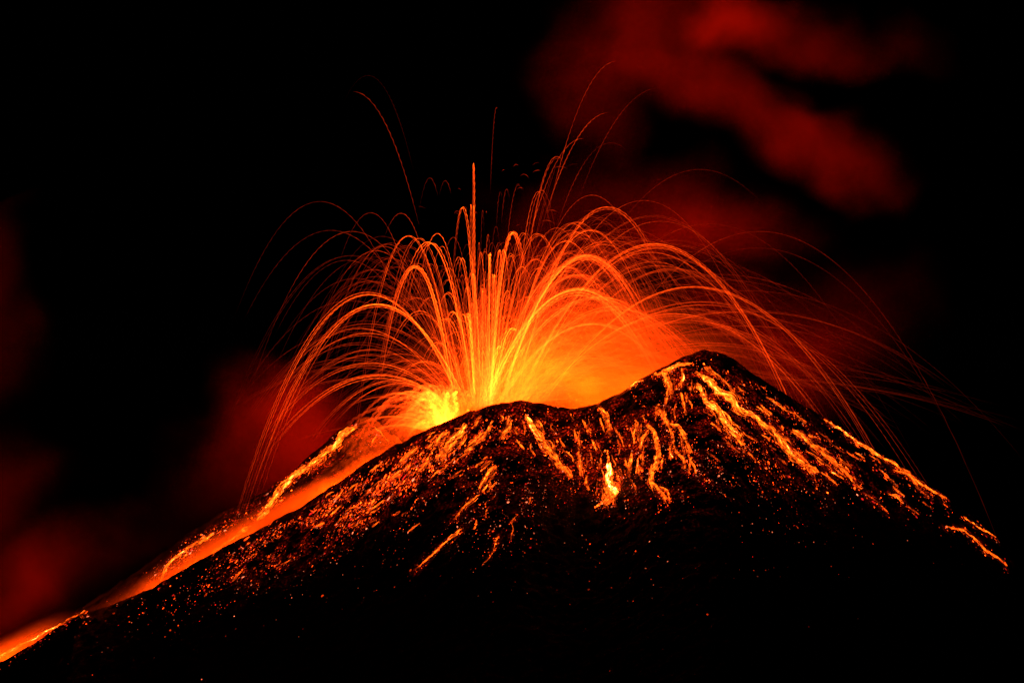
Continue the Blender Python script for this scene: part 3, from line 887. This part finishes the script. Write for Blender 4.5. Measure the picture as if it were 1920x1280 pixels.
order = np.argsort(-(size * np.clip(bright, .2, 3)))
big, rest = order[:295], order[295:]
for i in big:
    V, f, c = ember(i)
    o = mesh_obj("lava_rock", V, f, MOLTEN, c, origin=pt[i])
    left = pt[i][1] > yr_of(960 + pt[i][0] / S_PX) + 12
    if left:
        tag(o, "large glowing lava rock lying on the left ridge behind the crater gully", "lava rock", "glowing lava rocks on the left ridge")
    else:
        tag(o, "large glowing lava rock lying on the dark front slope", "lava rock", "glowing lava rocks on the front slope")
V, f, c = join([ember(i) for i in rest])
o = mesh_obj("embers", V, f, MOLTEN, c)
tag(o, "countless small glowing embers strewn over the black slopes", "embers", kind="stuff")

# ------------------------------------------------------------------ smoke and gas


def smoke_mat(name, density, noise_scale, lo, hi, col=(1, .9, .85), edge=.35, seed=0.0, det=4.5, warp=.5, stretch_rot=0.0):
    m, nt, out = nodes_of(name)
    tc = N(nt, "ShaderNodeTexCoord")
    g = N(nt, "ShaderNodeNewGeometry")
    ln = N(nt, "ShaderNodeVectorMath", operation='LENGTH')
    nt.links.new(tc.outputs["Object"], ln.inputs[0])
    nz = N(nt, "ShaderNodeTexNoise", Scale=noise_scale, Detail=det, Roughness=.5)
    off = N(nt, "ShaderNodeVectorMath", operation='ADD')
    off.inputs[1].default_value = (seed * 131.0, seed * 57.0, seed * 91.0)
    nt.links.new(g.outputs["Position"], off.inputs[0])
    mp = N(nt, "ShaderNodeMapping")
    mp.inputs["Rotation"].default_value = (0, stretch_rot, 0)
    mp.inputs["Scale"].default_value = (.8, 1, 1.25)
    nt.links.new(off.outputs[0], mp.inputs[0])
    nt.links.new(mp.outputs[0], nz.inputs["Vector"])
    mr = N(nt, "ShaderNodeMapRange")
    mr.interpolation_type = 'SMOOTHSTEP'
    mr.inputs["From Min"].default_value = lo
    mr.inputs["From Max"].default_value = hi
    nt.links.new(nz.outputs[0], mr.inputs[0])
    fall = N(nt, "ShaderNodeMapRange")
    fall.interpolation_type = 'SMOOTHSTEP'
    fall.inputs["From Min"].default_value = .98
    fall.inputs["From Max"].default_value = edge
    wl = math_node(nt, 'ADD', ln.outputs["Value"], math_node(nt, 'MULTIPLY', math_node(nt, 'SUBTRACT', .5, nz.outputs[0]), warp))
    wl = math_node(nt, 'MAXIMUM', wl, ln.outputs["Value"])
    nt.links.new(wl, fall.inputs[0])
    d = math_node(nt, 'MULTIPLY', math_node(nt, 'MULTIPLY', mr.outputs[0], fall.outputs[0]), density)
    pv = N(nt, "ShaderNodeVolumePrincipled")
    pv.inputs["Color"].default_value = (*col, 1)
    nt.links.new(d, pv.inputs["Density"])
    nt.links.new(pv.outputs[0], out.inputs["Volume"])
    return m


def smoke(name, px, py, Y, rx, ry, rdepth, mat, label, rot=0.0):
    """an ellipsoid of smoke; rx, ry in photo pixels at that place"""
    u, v = 24, 14
    th = np.linspace(0, 2 * math.pi, u, endpoint=False)
    ph = np.linspace(0, math.pi, v + 2)[1:-1]
    V = [(0, 0, 1.0)] + [(math.sin(p) * math.cos(t), math.sin(p) * math.sin(t), math.cos(p)) for p in ph for t in th] + [(0, 0, -1.0)]
    Ft = []
    for j in range(u):
        Ft.append((0, 1 + j, 1 + (j + 1) % u))
        b = 1 + (v - 1) * u
        Ft.append((b + (j + 1) % u, b + j, len(V) - 1))
        for i in range(v - 1):
            a = 1 + i * u
            Ft.append((a + j, a + u + j, a + u + (j + 1) % u))
            Ft.append((a + j, a + u + (j + 1) % u, a + (j + 1) % u))
    o = mesh_obj(name, V, Ft, mat)
    o.location = P(px, py, Y).tolist()
    o.scale = (rx * S_PX, rdepth, ry * S_PX)
    o.rotation_euler = (0, rot, 0)
    tag(o, label, "smoke", kind="stuff")
    return o


RED = (1.0, .16, .1)
smoke("gas", 1100, 750, 112, 430, 265, 75, smoke_mat("gas_fountain", .0068, .02, .25, .7, edge=.0), "orange glowing gas behind the lava fountain")
smoke("gas", 818, 790, 55, 130, 80, 26, smoke_mat("gas_burst", .008, .06, .35, .65, edge=.0, seed=12), "dense glowing gas around the yellow lava burst")


def plume_mat(name, blobs, Y, col, seed, warp=26.0, fine=9.0, lo=.30, hi=.66):
    """drifting smoke: soft banks (place and size in metres, turned about the sight axis) torn by turbulence"""
    m, nt, out = nodes_of(name)
    g = N(nt, "ShaderNodeNewGeometry")
    pos = g.outputs["Position"]

    def noise(scale, det, sd, vec):
        o = N(nt, "ShaderNodeVectorMath", operation='ADD')
        o.inputs[1].default_value = (sd * 131.0, sd * 57.0, sd * 91.0)
        nt.links.new(vec, o.inputs[0])
        n = N(nt, "ShaderNodeTexNoise", Scale=scale, Detail=det, Roughness=.55)
        nt.links.new(o.outputs[0], n.inputs["Vector"])
        return n
    p = pos
    for sc_, amp, sd in ((.0085, warp, seed), (.03, fine, seed + 1.7)):
        n = noise(sc_, 2.0, sd, pos)
        sub = N(nt, "ShaderNodeVectorMath", operation='SUBTRACT')
        nt.links.new(n.outputs["Color"], sub.inputs[0])
        sub.inputs[1].default_value = (.5, .5, .5)
        scl = N(nt, "ShaderNodeVectorMath", operation='SCALE')
        nt.links.new(sub.outputs[0], scl.inputs[0])
        scl.inputs["Scale"].default_value = amp * 4
        add = N(nt, "ShaderNodeVectorMath", operation='ADD')
        nt.links.new(p, add.inputs[0])
        nt.links.new(scl.outputs[0], add.inputs[1])
        p = add.outputs[0]
    tot = None
    for (px, py, rx, ry, rot, dens) in blobs:
        c = P(px, py, Y)
        mp = N(nt, "ShaderNodeMapping", vector_type='TEXTURE')
        mp.inputs["Location"].default_value = c.tolist()
        mp.inputs["Rotation"].default_value = (0, rot, 0)
        mp.inputs["Scale"].default_value = (rx * S_PX, 38.0, ry * S_PX)
        nt.links.new(p, mp.inputs[0])
        ln = N(nt, "ShaderNodeVectorMath", operation='LENGTH')
        nt.links.new(mp.outputs[0], ln.inputs[0])
        r = N(nt, "ShaderNodeMapRange")
        r.interpolation_type = 'SMOOTHERSTEP'
        r.inputs["From Min"].default_value = 1.25
        r.inputs["From Max"].default_value = .0
        r.inputs["To Max"].default_value = dens
        nt.links.new(ln.outputs["Value"], r.inputs[0])
        tot = r.outputs[0] if tot is None else math_node(nt, 'ADD', tot, r.outputs[0])
    nz = noise(.016, 6.0, seed + 3.1, p)
    mr = N(nt, "ShaderNodeMapRange")
    mr.inputs["From Min"].default_value = lo
    mr.inputs["From Max"].default_value = hi
    nt.links.new(nz.outputs[0], mr.inputs[0])
    d = math_node(nt, 'MULTIPLY', mr.outputs[0], tot)
    pv = N(nt, "ShaderNodeVolumePrincipled")
    pv.inputs["Color"].default_value = (*col, 1)
    nt.links.new(d, pv.inputs["Density"])
    nt.links.new(pv.outputs[0], out.inputs["Volume"])
    return m


smoke("smoke", 1400, 330, 200, 620, 620, 70, plume_mat("smoke_plume", [
    (1135, 110, 115, 230, .15, .0034), (1260, 60, 230, 150, .1, .0036), (1400, 30, 150, 75, .1, .012), (1560, 50, 230, 60, .1, .0030),
    (1390, 170, 240, 90, .35, .0030), (1555, 260, 190, 80, .6, .0052), (1610, 330, 110, 55, .6, .003),
    (1260, 370, 220, 80, -.1, .0022), (1350, 410, 210, 90, .1, .0048), (1080, 420, 200, 90, .0, .0016),
    (1450, 640, 260, 150, .6, .0024), (1580, 640, 170, 180, .4, .0014)], 200, RED, 2.0),
    "dark red smoke plume drifting away over the right side of the fountain")
smoke("smoke", 220, 900, 200, 560, 620, 60, plume_mat("smoke_bank", [
    (500, 860, 220, 190, -.3, .0055), (400, 1000, 260, 130, -.5, .006), (250, 1070, 240, 110, -.4, .005), (40, 1120, 230, 110, -.3, .007),
    (20, 1190, 210, 80, -.5, .017), (20, 930, 130, 160, 0, .0014), (-20, 560, 120, 330, 0, .0014), (-20, 250, 140, 240, 0, .0022)], 200, RED, 6.0),
    "dim red smoke drifting behind the left ridge and up the left edge")
smoke("gas", 455, 1030, 45, 470, 62, 36, smoke_mat("gas_gully", .044, .03, .15, .6, edge=.0, seed=9), "orange gas filling the gully behind the front slope", rot=-.507)
smoke("gas", 10, 1232, 45, 190, 44, 30, smoke_mat("gas_foot", .022, .03, .2, .65, edge=.0, seed=9.5), "orange gas at the foot of the left ridge", rot=-.52)
